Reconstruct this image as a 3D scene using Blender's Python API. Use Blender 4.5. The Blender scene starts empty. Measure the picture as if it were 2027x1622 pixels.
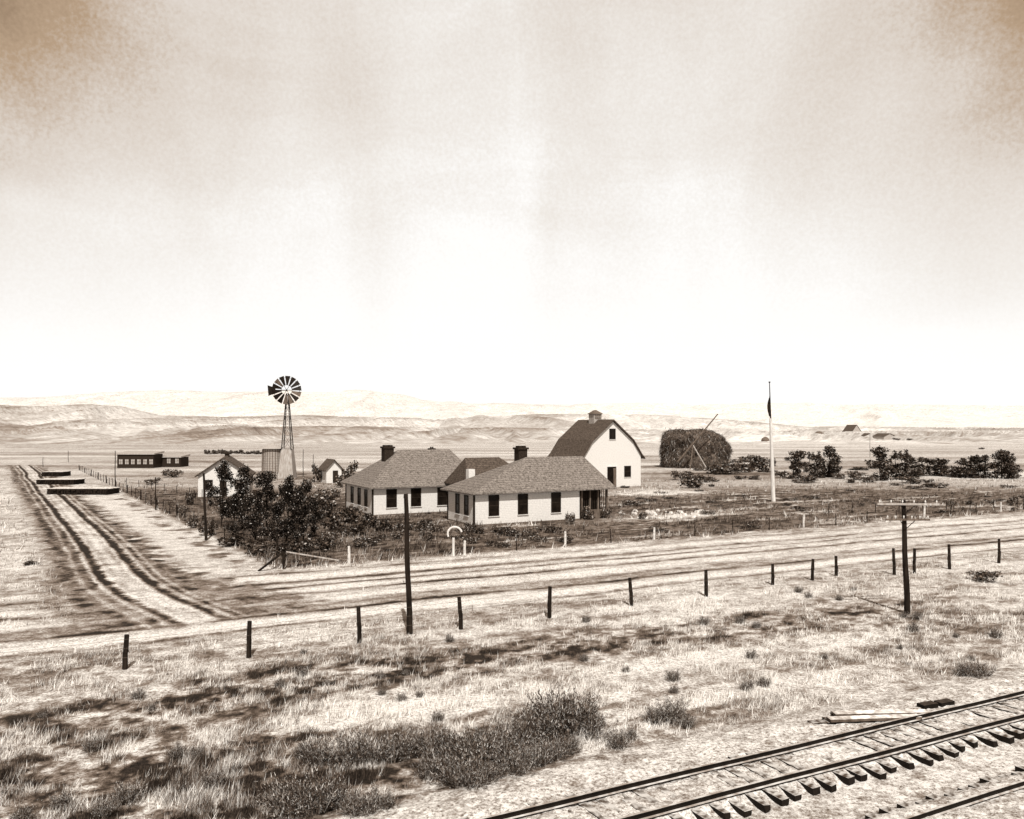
import bpy, math, random
import numpy as np
from mathutils import Vector, Matrix
random.seed(7); rng=np.random.default_rng(11)
S=bpy.context.scene
F=1640.0; H=9.5; HY=845.0; CX=1013.5
def G(x,y):
    d=y-HY
    return ((x-CX)*H/d, F*H/d)
COL=S.collection
# ---------------------------------------------------------------- noise
TAB=rng.random((256,256))
def vnoise(x,y):
    xi=np.floor(x).astype(np.int64); yi=np.floor(y).astype(np.int64)
    fx=x-xi; fy=y-yi
    fx=fx*fx*(3-2*fx); fy=fy*fy*(3-2*fy)
    a=TAB[xi&255,yi&255]; b=TAB[(xi+1)&255,yi&255]; c=TAB[xi&255,(yi+1)&255]; d=TAB[(xi+1)&255,(yi+1)&255]
    return (a*(1-fx)+b*fx)*(1-fy)+(c*(1-fx)+d*fx)*fy
def fbm(x,y,o=4):
    t=0;a=.5;n=0
    for i in range(o):
        t=t+a*vnoise(x*2**i+i*17.3,y*2**i+i*9.1); n+=a; a*=.5
    return t/n
def sst(a,b,x):
    t=np.clip((x-a)/(b-a),0,1); return t*t*(3-2*t)
# ---------------------------------------------------------------- materials
def sep(v):
    k=min(1,v/.52)
    a=(1,.69,.48); b=(1,.965,.92)
    return tuple(v*(a[i]*(1-k)+b[i]*k) for i in range(3))+(1,)
def base_mat(name,rough=.9):
    m=bpy.data.materials.new(name); m.use_nodes=True
    nt=m.node_tree; b=nt.nodes['Principled BSDF']; b.inputs['Roughness'].default_value=rough
    b.inputs['Specular IOR Level'].default_value=.12
    return m,nt,b
def ramp(nt,stops):
    r=nt.nodes.new('ShaderNodeValToRGB'); e=r.color_ramp.elements
    while len(e)<len(stops): e.new(.5)
    for i,(p,c) in enumerate(stops): e[i].position=p; e[i].color=c
    return r
def noisemat(name,lo,hi,scale=4,detail=6,bump=.2,stretch=(1,1,1),rough=.9,p0=.35,p1=.65):
    m,nt,b=base_mat(name,rough); N=nt.nodes.new; L=nt.links.new
    tc=N('ShaderNodeTexCoord'); mp=N('ShaderNodeMapping'); mp.inputs['Scale'].default_value=stretch
    L(tc.outputs['Object'],mp.inputs[0])
    n=N('ShaderNodeTexNoise'); n.inputs['Scale'].default_value=scale; n.inputs['Detail'].default_value=detail; n.inputs['Roughness'].default_value=.7
    L(mp.outputs[0],n.inputs['Vector'])
    r=ramp(nt,[(p0,sep(lo)),(p1,sep(hi))]); L(n.outputs['Fac'],r.inputs[0]); L(r.outputs[0],b.inputs['Base Color'])
    if bump:
        bp=N('ShaderNodeBump'); bp.inputs['Strength'].default_value=bump; bp.inputs['Distance'].default_value=.05
        L(n.outputs['Fac'],bp.inputs['Height']); L(bp.outputs[0],b.inputs['Normal'])
    return m
def rowmat(name,lo,hi,row,dark,scale=3,axis='Z',line=.18,stretch=(1,1,1),bumps=.4):
    """boards / shingle courses along an axis with grain noise"""
    m,nt,b=base_mat(name); N=nt.nodes.new; L=nt.links.new
    tc=N('ShaderNodeTexCoord'); sx=N('ShaderNodeSeparateXYZ'); L(tc.outputs['Object'],sx.inputs[0])
    mp=N('ShaderNodeMapping'); mp.inputs['Scale'].default_value=stretch; L(tc.outputs['Object'],mp.inputs[0])
    d=N('ShaderNodeMath'); d.operation='DIVIDE'; d.inputs[1].default_value=row; L(sx.outputs[axis],d.inputs[0])
    f=N('ShaderNodeMath'); f.operation='FRACT'; L(d.outputs[0],f.inputs[0])
    n=N('ShaderNodeTexNoise'); n.inputs['Scale'].default_value=scale; n.inputs['Detail'].default_value=8; n.inputs['Roughness'].default_value=.85
    L(mp.outputs[0],n.inputs['Vector'])
    r=ramp(nt,[(.36,sep(lo)),(.64,sep(hi))]); L(n.outputs['Fac'],r.inputs[0])
    lr=ramp(nt,[(0,(dark,)*3+(1,)),(line,(1,1,1,1))]); L(f.outputs[0],lr.inputs[0])
    mx=N('ShaderNodeMix'); mx.data_type='RGBA'; mx.blend_type='MULTIPLY'; mx.inputs['Factor'].default_value=1
    L(r.outputs[0],mx.inputs[6]); L(lr.outputs[0],mx.inputs[7]); L(mx.outputs[2],b.inputs['Base Color'])
    bp=N('ShaderNodeBump'); bp.inputs['Strength'].default_value=bumps; bp.inputs['Distance'].default_value=.03
    L(f.outputs[0],bp.inputs['Height']); L(bp.outputs[0],b.inputs['Normal'])
    return m
TR_=[(0,sep(0)),(.1,sep(.1)),(.25,sep(.25)),(.5,sep(.5)),(.85,sep(.85))]
def tonemat(name,amp=1.0,s1=1.6,s2=9,bump=.5):
    """earth: reads the per-vertex 'tone' albedo and breaks it up with two noises"""
    m,nt,b=base_mat(name,1); N=nt.nodes.new; L=nt.links.new
    at=N('ShaderNodeAttribute'); at.attribute_name='tone'
    tc=N('ShaderNodeTexCoord')
    def nz(s,lo,hi):
        n=N('ShaderNodeTexNoise'); n.inputs['Scale'].default_value=s; n.inputs['Detail'].default_value=9; n.inputs['Roughness'].default_value=.85
        L(tc.outputs['Object'],n.inputs['Vector'])
        mr=N('ShaderNodeMapRange'); mr.inputs[1].default_value=.38; mr.inputs[2].default_value=.62
        mr.inputs[3].default_value=lo; mr.inputs[4].default_value=hi; L(n.outputs['Fac'],mr.inputs[0]); return n,mr
    n1,a=nz(s1,1-.40*amp,1+.36*amp); n2,c=nz(s2,1-.95*amp,1+.6*amp)
    m1=N('ShaderNodeMath'); m1.operation='MULTIPLY'; L(at.outputs['Fac'],m1.inputs[0]); L(a.outputs[0],m1.inputs[1])
    m2=N('ShaderNodeMath'); m2.operation='MULTIPLY'; L(m1.outputs[0],m2.inputs[0]); L(c.outputs[0],m2.inputs[1])
    r=ramp(nt,TR_); L(m2.outputs[0],r.inputs[0]); L(r.outputs[0],b.inputs['Base Color'])
    if bump:
        bp=N('ShaderNodeBump'); bp.inputs['Strength'].default_value=bump; bp.inputs['Distance'].default_value=.06
        L(n2.outputs['Fac'],bp.inputs['Height']); L(bp.outputs[0],b.inputs['Normal'])
    return m
def islandmat(name,stops,rough=.9):
    m,nt,b=base_mat(name,rough); N=nt.nodes.new; L=nt.links.new
    g=N('ShaderNodeNewGeometry'); r=ramp(nt,[(p,sep(v)) for p,v in stops]); L(g.outputs['Random Per Island'],r.inputs[0]); L(r.outputs[0],b.inputs['Base Color'])
    return m
M_ground=tonemat('dry_earth'); M_road=tonemat('dirt_road',.9,2.2,10,.5); M_hill=tonemat('hill_grass',.5,.02,.11,0)
M_blade,_nt,_b=base_mat('grass_blade'); 
_a=_nt.nodes.new('ShaderNodeAttribute'); _a.attribute_name='tone'
_r=ramp(_nt,TR_); _nt.links.new(_a.outputs['Fac'],_r.inputs[0]); _nt.links.new(_r.outputs[0],_b.inputs['Base Color'])
M_siding=rowmat('white_clapboard',.60,.88,.17,.66,6)
M_trim=noisemat('white_trim',.6,.8,8,4,.05)
M_darktrim=noisemat('dark_trim',.015,.04,8,4,.05)
M_shingle=rowmat('wood_shingle',.03,.36,.20,.5,4.5,'Z',.3)
M_shingled=rowmat('dark_wood_shingle',.015,.17,.20,.5,4,'Z',.3)
M_glass=noisemat('window_glass',.005,.015,1.5,2,0,rough=.2)
M_brick=rowmat('brick',.01,.06,.09,.5,7,'Z',.2)
M_wood=noisemat('weathered_wood',.005,.03,6,8,.5,(1,1,.15))
M_woodmid=noisemat('old_wood',.07,.2,6,8,.4,(1,1,.15))
M_pale=noisemat('pale_timber',.25,.5,6,8,.4,(1,1,.15))
M_whitewood=noisemat('whitewashed_wood',.5,.8,6,8,.3,(1,1,.2))
M_metal=noisemat('galvanised_metal',.006,.025,5,4,0,rough=.6)
M_leaf_dark=islandmat('dark_leaves',[(0,.003),(.66,.012),(.88,.05),(.96,.28),(1,.55)])  # bright end of ramp: leaf glints painted as random pale specks
M_leaf=islandmat('leaves',[(0,.008),(.6,.04),(.85,.13),(1,.45)])
M_shrub=islandmat('shrub_leaves',[(0,.012),(.5,.07),(.8,.2),(1,.5)])
M_sage=islandmat('sage_stems',[(0,.015),(.45,.06),(.75,.2),(1,.65)])
M_bark=noisemat('bark',.01,.04,10,5,.4)
M_hay=noisemat('hay',.012,.17,.9,12,.9)
M_hays=islandmat('hay_straws',[(0,.01),(.5,.05),(.8,.18),(1,.5)])
M_flag=noisemat('flag_cloth',.01,.04,3,3,.1)
M_rock=noisemat('pale_stone',.4,.8,3,6,.5)
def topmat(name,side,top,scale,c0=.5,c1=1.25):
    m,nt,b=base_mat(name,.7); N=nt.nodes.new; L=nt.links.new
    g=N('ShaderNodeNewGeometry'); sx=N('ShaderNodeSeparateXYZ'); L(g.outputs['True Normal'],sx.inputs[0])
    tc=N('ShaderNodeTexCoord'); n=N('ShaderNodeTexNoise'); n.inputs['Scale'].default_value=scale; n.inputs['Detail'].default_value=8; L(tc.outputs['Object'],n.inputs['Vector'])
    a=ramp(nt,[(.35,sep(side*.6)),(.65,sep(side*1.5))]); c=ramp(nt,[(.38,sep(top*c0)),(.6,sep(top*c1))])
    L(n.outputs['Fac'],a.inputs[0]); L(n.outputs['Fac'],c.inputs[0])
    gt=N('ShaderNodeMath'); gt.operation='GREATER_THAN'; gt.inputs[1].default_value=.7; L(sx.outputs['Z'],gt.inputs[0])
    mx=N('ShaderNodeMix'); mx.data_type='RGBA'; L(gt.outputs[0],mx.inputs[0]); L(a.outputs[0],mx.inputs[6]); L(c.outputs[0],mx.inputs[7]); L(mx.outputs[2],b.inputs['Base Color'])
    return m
M_tie=topmat('tie_wood',.010,.40,5,.2,1.4); M_rail=topmat('rail_steel',.010,.5,3,.6,1.2); M_board=topmat('sawn_board',.12,.8,4)  # tie sides: creosote dirt plus face shading painted in by normal
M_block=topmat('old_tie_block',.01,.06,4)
# ---------------------------------------------------------------- mesh helpers
class MB:
    def __init__(s): s.v=[]; s.f=[]
    def hexa(s,P):
        o=len(s.v); s.v+=[tuple(p) for p in P]
        s.f+=[(o,o+3,o+2,o+1),(o+4,o+5,o+6,o+7),(o,o+1,o+5,o+4),(o+1,o+2,o+6,o+5),(o+2,o+3,o+7,o+6),(o+3,o,o+4,o+7)]
        return s
    def box(s,x0,x1,y0,y1,z0,z1):
        return s.hexa([(x0,y0,z0),(x1,y0,z0),(x1,y1,z0),(x0,y1,z0),(x0,y0,z1),(x1,y0,z1),(x1,y1,z1),(x0,y1,z1)])
    def beam(s,a,b,w,h=None,up=(0,0,1)):
        h=h or w; a=Vector(a); b=Vector(b); d=(b-a).normalized(); u=Vector(up)
        if abs(d.dot(u))>.98: u=Vector((0,1,0))
        r=d.cross(u).normalized()*w/2; t=r.cross(d).normalized()*h/2
        return s.hexa([a-r-t,a+r-t,b+r-t,b-r-t,a-r+t,a+r+t,b+r+t,b-r+t])
    def tube(s,a,b,r0,r1=None,n=8,cap=True,jit=0):
        r1=r0 if r1 is None else r1; a=Vector(a); b=Vector(b); d=(b-a).normalized()
        u=Vector((0,0,1)) if abs(d.z)<.9 else Vector((1,0,0)); x=d.cross(u).normalized(); y=d.cross(x)
        o=len(s.v)
        for c,r in ((a,r0),(b,r1)):
            for i in range(n):
                q=r*(1+random.uniform(-jit,jit)); t=2*math.pi*i/n; s.v.append(tuple(c+x*math.cos(t)*q+y*math.sin(t)*q))
        for i in range(n): j=(i+1)%n; s.f.append((o+i,o+j,o+n+j,o+n+i))
        if cap: s.f.append(tuple(o+i for i in range(n))[::-1]); s.f.append(tuple(o+n+i for i in range(n)))
        return s
    def poly(s,P):
        o=len(s.v); s.v+=[tuple(p) for p in P]; s.f.append(tuple(range(o,o+len(P)))); return s
    def mesh(s,name):
        m=bpy.data.meshes.new(name); m.from_pydata(s.v,[],s.f); m.update(); return m
def ob(name,data,mat=None,parent=None,loc=(0,0,0),rz=0,**k):
    if isinstance(data,MB): data=data.mesh(name)
    o=bpy.data.objects.new(name,data); COL.objects.link(o)
    if mat and data is not None and not data.materials: data.materials.append(mat)
    o.location=loc; o.rotation_euler=(0,0,rz)
    if parent: o.parent=parent
    for a,b in k.items(): o[a]=b
    return o
def npmesh(name,V,nper,tone=None):
    """V: (N,nper,3) separate polygons"""
    n=V.shape[0]; m=bpy.data.meshes.new(name)
    m.vertices.add(n*nper); m.vertices.foreach_set('co',V.astype(np.float32).ravel())
    m.loops.add(n*nper); m.loops.foreach_set('vertex_index',np.arange(n*nper,dtype=np.int32))
    m.polygons.add(n); m.polygons.foreach_set('loop_start',np.arange(0,n*nper,nper,dtype=np.int32))
    m.update(calc_edges=True)
    if tone is not None:
        a=m.attributes.new('tone','FLOAT','POINT'); a.data.foreach_set('value',np.repeat(tone,nper).astype(np.float32))
    return m
def gridmesh(name,X,Y,Z,T,wrap=False,smooth=False):
    nr,nc=X.shape; m=bpy.data.meshes.new(name)
    V=np.stack([X,Y,Z],-1).reshape(-1,3); m.vertices.add(len(V)); m.vertices.foreach_set('co',V.astype(np.float32).ravel())
    I=np.arange(nr*nc).reshape(nr,nc)
    if wrap: J=np.roll(I,-1,1); A,B,C,D=I[:-1],J[:-1],J[1:],I[1:]
    else: A,B,C,D=I[:-1,:-1],I[:-1,1:],I[1:,1:],I[1:,:-1]
    Q=np.stack([A,B,C,D],-1).reshape(-1,4)
    m.loops.add(Q.size); m.loops.foreach_set('vertex_index',Q.astype(np.int32).ravel())
    m.polygons.add(len(Q)); m.polygons.foreach_set('loop_start',np.arange(0,Q.size,4,dtype=np.int32))
    if smooth: m.polygons.foreach_set('use_smooth',np.ones(len(Q),dtype=bool))
    m.update(calc_edges=True)
    a=m.attributes.new('tone','FLOAT','POINT'); a.data.foreach_set('value',T.ravel().astype(np.float32))
    return m
# ---------------------------------------------------------------- site frame: s along the railway, p away from it
A27=math.radians(27); ca,sa=math.cos(A27),math.sin(A27)
def sp(X,Y): return X*ca+Y*sa, -X*sa+Y*ca
def XY(s,p): return s*ca-p*sa, s*sa+p*ca
def spx(s,p): return s+.092*(p-55.4)      # across-coordinate of the side road
BL=[]  # (s,p,rs,rp,amp,) earth patches
def patch(x,y,rs,rp,amp): s,p=sp(*G(x,y)); BL.append((s,p,rs,rp,amp))
patch(1340,1022,7,1.6,.8); patch(1290,975,8,6,.6)
for a in ((1650,1225,8,2.0,-.26),(1900,1232,7,2,-.28),(1320,1270,12,2.0,-.22),(160,1440,9,3,-.26),(450,1370,9,2.3,-.22),(60,1560,9,3.4,-.36),(330,1600,9,2.2,-.3),(980,1490,5,1.7,-.22),(1100,1430,4,1.5,-.2),(650,1590,5,1.8,-.3),(1940,1330,4,1.6,-.25),(1320,1420,4,1.4,-.2),(1450,1370,8,1.6,.18),(900,1370,9,1.0,.2),(250,1310,9,1.6,-.2),(1000,1290,11,1.8,-.24),(700,1430,8,1.0,.18),(1500,1290,12,1.2,.2),(740,1330,9,1.6,-.2),(250,1520,8,1.4,-.12),(1740,1300,8,1.4,-.15)): patch(*a)
def tone(X,Y):
    s,p=sp(X,Y); q=spx(s,p)
    n1=fbm(s/5,p/1.5); n2=fbm(s/1.1+40,p/.5+7); n3=fbm(X/22+3,Y/22); n4=fbm(s/.35+11,p/.25,3); n5=fbm(X/.8+31,Y/.9+4)
    t=.56+.75*(n1-.5)+.6*(n2-.5)+.2*(n3-.5)+.55*(n4-.5)+.35*(n5-.5)
    brk=sst(.34,.62,.25*n2+.4*n4+.35*n5)
    for (a,b,rs,rp,am) in BL:
        g=am*np.exp(-((s-a+(n1-.5)*6)/rs)**2-((p-b+(n1-.5)*2)/rp)**2); t=t+g*(np.where(am<0,1.3*(1-brk)+.45,1))
    t=np.where(t<.28,.28-(.28-t)*.5,t)
    # railway ballast
    k=1-sst(18.8,20.6,p+(n1-.5)*2.0); t=t*(1-k)+k*(.66+.35*(n2-.5)+.6*(n4-.5))
    # main road
    w=p+(fbm(s/9,p/9+50)-.5)*1.3+(n4-.5)*.25
    road=.63+.45*(fbm(s/10,w/.6)-.5)+.45*(n2-.5)+.25*(n4-.5)
    for pc,wd,am in ((39.9,.25,-.35),(41.0,.7,.3),(42.6,.4,-.5),(43.9,.7,-.32),(45.6,.7,.22),(47.4,.35,-.5),(48.6,.45,.18),(49.6,.25,-.42),(51.3,.5,-.5),(52.9,.7,.22),(54.6,.6,-.35)):
        road=road+am*np.exp(-((w-pc)/wd)**2)*(.3+1.3*fbm(s/3+pc,w*0+pc))
    k=sst(38.9,39.9,w)*(1-sst(54.3,55.6,w+(n2-.5)*1.5)); k=k*(1-.35*sst(20,70,s)*sst(42,46,p)); t=t*(1-k)+road*k
    # side road: pale crown and wheel tracks between churned shoulders, bending right into the road
    fan=sst(66,43,p); bend=1.3*sst(54,41,p)**1.5
    qr=q-bend+(fbm(s*0+3,p/20)-.5)*.9+(n5-.5)*.22; qd=qr+(n4-.5)*.28
    side=.17+.5*(fbm(qr/.6,p/2.6)-.5)+.4*(n2-.5)+.35*(n4-.5)+.4*(n5-.5)
    sc=1+.9*fan
    for qc,wd,am in ((1.2,.24,-.34),(.75,.15,.42),(1.62,.20,.36),(3.35,.24,-.34),(2.95,.18,.42),(3.85,.15,.36),(2.3,.50*sc,.54),(-.05,.16,.26),(4.45,.16,.28),(-.8,.4,-.06)):
        side=side+am*np.exp(-((qd-qc)/wd)**2)*(.45+1.1*fbm(qr*0+qc,p/1.5))
    e=qr+(n2-.5)*2.2+(n5-.5)*2.0+(n1-.5)*1.5
    k=sst(-1.9-3.2*fan,-.7-2*fan,e)*(1-sst(5.0+3.6*fan,6.6+4.2*fan,e))*sst(41.6,43.6,p+(n5-.5)*2.5)*(1-sst(200,260,p))
    k=k*(1-.30*fan*(1-np.exp(-((qr-2.3)/2.4)**2))); t=t*(1-k)+side*k
    v=sst(6,7,q)*(1-sst(10,11,q))*sst(58,62,p)*(1-sst(190,230,p)); t=t*(1-v)+v*(.70+.6*(n2-.5)-.5*sst(.52,.62,fbm(s/1.6,p/1.2+5))*sst(8,9,q))  # lane verge; dark streaks on the tree side are painted tree shadows
    # yard and gardens behind the fence
    yd=sst(55.5,57.5,p+(n1-.5))*sst(10.6,11.8,q)
    yt=.10+.42*(fbm(s/3+9,p/1.6)-.44)+.45*(n2-.5)+.35*(n4-.5)
    gard=sst(24,34,s)*(1-sst(120,135,Y)); yt=yt*(1-gard)+gard*(.14+.18*(fbm(s/8,p/2)-.5)+.4*(n2-.5)+.35*(n4-.5))
    yt=yt+.4*sst(.60,.68,fbm(s/9+30,p/1.5,3))*gard*brk
    for (a,b,rs,rp,am) in BL[:2]: yt=yt+am*np.exp(-((s-a)/rs)**2-((p-b)/rp)**2)*(.3+1.3*n2)
    far=sst(118,150,Y); band=fbm(X/45+5,Y/14+2,5)
    yd2=yd*(1-far); t=t*(1-yd2)+yt*yd2
    ft=.44+1.1*(band-.5)+.5*(n2-.5)
    t=t*(1-far)+far*np.where(k>.3,side,ft)
    d=1-np.exp(-np.clip(Y-160,0,None)/300.)  # distance haze painted into the tone: the far plain fades pale
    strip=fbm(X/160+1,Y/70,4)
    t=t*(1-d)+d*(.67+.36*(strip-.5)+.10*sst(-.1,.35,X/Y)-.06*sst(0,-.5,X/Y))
    return np.clip(t,.03,.88)
# ---------------------------------------------------------------- ground
rr=np.concatenate([np.linspace(1,14,12)[:-1],14*1.0056**np.arange(0,603),np.geomspace(420,9500,80)])
th=np.concatenate([np.radians(np.linspace(-41,41,800)),np.radians(np.linspace(45,315,60))])
R,T=np.meshgrid(rr,th,indexing='ij'); X=R*np.sin(T); Y=R*np.cos(T)
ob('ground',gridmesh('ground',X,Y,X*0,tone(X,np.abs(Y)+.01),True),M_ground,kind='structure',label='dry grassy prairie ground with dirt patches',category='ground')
def sheet(name,s0,s1,p0,p1,ns,npn,zf,lab,shear=False,mat=None):
    a,b=np.meshgrid(np.linspace(p0,p1,npn),np.linspace(s0,s1,ns),indexing='ij')
    if shear: b=b-.092*(a-55.4)
    x,y=XY(b,a); return ob(name,gridmesh(name,x,y,zf(b,a),tone(x,y)),mat or M_road,kind='structure',label=lab,category=name)
def zr(s,p): return .006+.04*fbm(s/3,p*2.2)*sst(39.5,40,p)*(1-sst(54,54.5,p))
sheet('road',-75,150,39.6,54.4,1700,130,zr,'wide rutted dirt road beside the wire fence')
def zs(s,p):
    q=spx(s,p); e=sst(-1.5,-.5,q)*(1-sst(4.5,5.5,q))*sst(54.5,60,p)*(1-sst(215,229,p)); return .006+e*(.09*fbm(s*2,p/1.2))
sheet('road',-1.5,5.5,54.5,230,150,1100,zs,'narrow dirt lane with deep wheel ruts',True)
def zb(s,p):
    n=fbm(s*1.3,p*1.3)-.5; m=fbm(s*7,p*7)-.5
    k1=sst(15.45,16.05,p)*sst(20.4,18.6,p); k2=sst(14.1,13.4,p)
    return .006+.228*k1+.262*k2+(.13*n+.07*m)*np.clip(np.maximum(k1,k2)+.15,0,1)*sst(20.4,20,p)+.05*(1-np.maximum(k1,k2))*sst(20.4,20,p)
sheet('gravel_bed',-14,60,8.5,20.6,1500,240,zb,'pale gravel ballast under the rails',False,M_ground)
# ---------------------------------------------------------------- hills
def hills(crest,R0,rf,rb,t0,t1,tn,lab,amp,seed,nr=130,nc=1100,gul=.5,xs=1.6):
    tt=np.linspace(-.85,.85,nc); dd=np.concatenate([np.linspace(rf,R0,nr),np.linspace(R0,rb,20)[1:]])
    D,TT=np.meshgrid(dd,tt,indexing='ij'); cx=[(c[0]-CX)/F for c in crest]; cz=[H+(HY-c[1])*R0/F for c in crest]
    Zc=np.interp(TT,cx,cz)
    pr=np.where(D<=R0,sst(rf,R0,D)**.9,1-sst(R0,rb,D))
    X=TT*D; sc=R0/12.
    wx=X+sc*1.3*(fbm(X/sc/2+seed,D/sc/2)-.5); rid=1-np.abs(2*fbm(wx/sc*xs+seed,D/sc/4.5,4)-1)
    lum=fbm(X/sc/1.2+seed*3,D/sc/4+8,4)
    Z=Zc*pr+amp*R0/40*(rid-.78)*np.clip(pr*(1.12-pr)*3.2,0,1)
    Z=Z-3*(1-sst(rf,rf+(R0-rf)*.06,D))
    T_=tn+t1*(lum-.5)+t0*(fbm(X/sc*3+5,D/sc*1.5,4)-.5)-gul*sst(.84,.98,rid)*fbm(X/sc*2+1,D/sc*2)  # slope and gully shading painted into tone, frontal sun leaves relief flat
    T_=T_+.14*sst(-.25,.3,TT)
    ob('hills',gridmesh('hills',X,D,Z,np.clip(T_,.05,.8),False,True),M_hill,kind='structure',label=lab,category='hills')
hills([(-400,800),(0,790),(60,790),(110,788),(200,780),(340,775),(400,778),(450,780),(560,776),(650,778),(700,775),(745,775),(800,783),(835,795),(950,800),(1100,803),(1280,800),(1400,803),(1560,799),(1605,798),(1650,802),(2027,806),(2500,806)],4300,2500,6000,.15,.2,.72,'pale hazy mesa ridge along the skyline',.5,3,gul=.14)  # farthest range palest: aerial haze painted into its base tone
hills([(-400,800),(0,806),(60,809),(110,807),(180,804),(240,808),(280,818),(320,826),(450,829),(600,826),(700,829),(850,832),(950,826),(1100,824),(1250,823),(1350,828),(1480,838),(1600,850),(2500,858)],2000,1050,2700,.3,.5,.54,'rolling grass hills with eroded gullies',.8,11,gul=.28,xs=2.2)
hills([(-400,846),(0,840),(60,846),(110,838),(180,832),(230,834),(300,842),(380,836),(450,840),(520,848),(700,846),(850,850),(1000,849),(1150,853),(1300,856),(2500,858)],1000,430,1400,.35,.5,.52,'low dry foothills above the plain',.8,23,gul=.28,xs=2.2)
# ---------------------------------------------------------------- grass
def blades(name,N,y0,y1,xt,fn,h0,h1,w,lab,tmul=1.0,gam=1.0):
    u=rng.random(N); Yc=1/(1/y0+(1/y1-1/y0)*u); Xc=(rng.random(N)*2-1)*xt*Yc
    s,p=sp(Xc,Yc); keep=fn(s,p,Xc,Yc)>rng.random(N); Xc=Xc[keep]; Yc=Yc[keep]; s=s[keep]; p=p[keep]; n=len(Xc)
    k=6; X=np.repeat(Xc,k)+rng.normal(0,.07,n*k); Y=np.repeat(Yc,k)+rng.normal(0,.07,n*k)
    t=tone(X,Y); dens=fbm(X/.9+5,Y/.9)
    hh=(h0+(h1-h0)*rng.random(n*k)**2)*(.2+1.6*dens); az=rng.random(n*k)*6.283; W=w*(.6+.8*rng.random(n*k))*np.sqrt(Y/28)
    ln=hh*.9*rng.random(n*k); la=rng.normal(.3,1.4,n*k)
    V=np.zeros((n*k,3,3)); cx,cy=np.cos(az)*W,np.sin(az)*W
    V[:,0]=np.stack([X-cx,Y-cy,X*0-.02],-1); V[:,1]=np.stack([X+cx,Y+cy,X*0-.02],-1); V[:,2]=np.stack([X+ln*np.cos(la),Y+ln*np.sin(la),hh],-1)
    tn=np.clip(t*tmul*(.12+1.9*rng.random(n*k)**gam),.015,.88)
    return ob(name,npmesh(name,V,3,tn),M_blade,kind='stuff',label=lab,category='grass')
def f_near(s,p,X,Y):
    q=spx(s,p); a=sst(19.5,21.5,p)*(1-sst(38.6,39.6,p)*(1-.15)); a=a*np.where(p>39.6,.12,1); 
    a=np.where((p>54.6)&(q>11),.9,a); a=np.where((p>45)&(q<-1.5),.55,a); a=np.where((p>42)&(q>-1.2)&(q<7.5),.0,a)
    return a*sst(.36,.62,fbm(X/1.5,Y/1.2))*1.1
blades('dry_grass',66000,19.2,62,.70,f_near,.05,.30,.012,'dry pale prairie grass',1.35)
def f_far(s,p,X,Y):
    q=spx(s,p); a=np.where((p>56)&(q>11),.9,0.); a=np.where((q<-2)&(p>50),.35,a); return a*sst(.35,.55,fbm(X/3,Y/3))
blades('garden_grass',26000,55,150,.70,f_far,.1,.6,.02,'dark weedy yard grass',.9)
# ---------------------------------------------------------------- plants
def leafcloud(name,cent,rad,n,size,mat,flat=.9):
    cent=np.array(cent); rad=np.array(rad); w=rad**2; idx=rng.choice(len(cent),n,p=w/w.sum())
    d=rng.normal(0,1,(n,3)); d/=np.linalg.norm(d,axis=1)[:,None]
    P=cent[idx]+d*(rad[idx]*(rng.random(n)**.55)*(1+.3*(rng.random(n)<.2)))[:,None]*np.array([1,1,flat])
    a=rng.normal(0,1,(n,3)); a/=np.linalg.norm(a,axis=1)[:,None]; b=np.cross(a,rng.normal(0,1,(n,3))); b/=np.linalg.norm(b,axis=1)[:,None]
    z=(size*(.5+rng.random(n)))[:,None]; a=a*z; b=b*z*.6
    P[:,2]=np.maximum(P[:,2],.05)
    V=np.stack([P-a,P-b,P+a,P+b],1); m=npmesh(name,V,4); m.materials.append(mat); return m
def tree_meshes(h,w,low,n,size,mat,ncl=18,stems=1,cr=(.12,.21),topr=.16):
    mb=MB(); cent=[];rad=[]
    for k in range(stems):
        b=Vector((random.uniform(-.15,.15)*w*(stems>1),random.uniform(-.15,.15)*w*(stems>1),0)); lean=Vector((random.uniform(-.1,.1)*w,random.uniform(-.1,.1)*w,h*.55))
        mb.tube(b-Vector((0,0,.1)),b+lean,.03*h*.5,.02*h*.45,7); top=b+lean
        tp=top+Vector((random.uniform(-.3,.3),random.uniform(-.3,.3),h*random.uniform(.30,.42)))
        mb.tube(top,tp,.02*h*.45,.01,6); cent.append(tp); rad.append(.08*w); cent.append((tp+top)/2); rad.append(topr*w); cent.append((tp*3+top)/4); rad.append(.12*w)
        for i in range(int(ncl/stems)):
            z=random.uniform(low,.93)*h; f=math.sin(math.pi*min(1,max(.2,(z/h-low+.25)/(1.25-low))))**.7
            an=random.uniform(0,6.28); r=random.uniform(.2,1.05)*w*.45*f
            c=b+Vector((math.cos(an)*r,math.sin(an)*r,z)); s0=b+lean*min(1,max(.15,(z/h-.25)/.75))
            mb.tube(s0,c,.010*h*.4,.008,5,False); cent.append(c); rad.append(random.uniform(*cr)*w)
    tm=mb.mesh('trunk'); tm.materials.append(M_bark); cm=leafcloud('crown',[tuple(c) for c in cent],rad,n,size,mat); return tm,cm
def put_tree(ms,loc,rz,sc,lab,group,name='tree',cat='tree'):
    e=ob(name,None,None,None,loc,rz,label=lab,category=cat,group=group); e.scale=sc
    ob('trunk',ms[0],parent=e); ob('crown',ms[1],parent=e); return e
TD=[tree_meshes(6,3.6,.16,5600,.078,M_leaf_dark,20,1,(.10,.18),.16) for i in range(5)]
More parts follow.
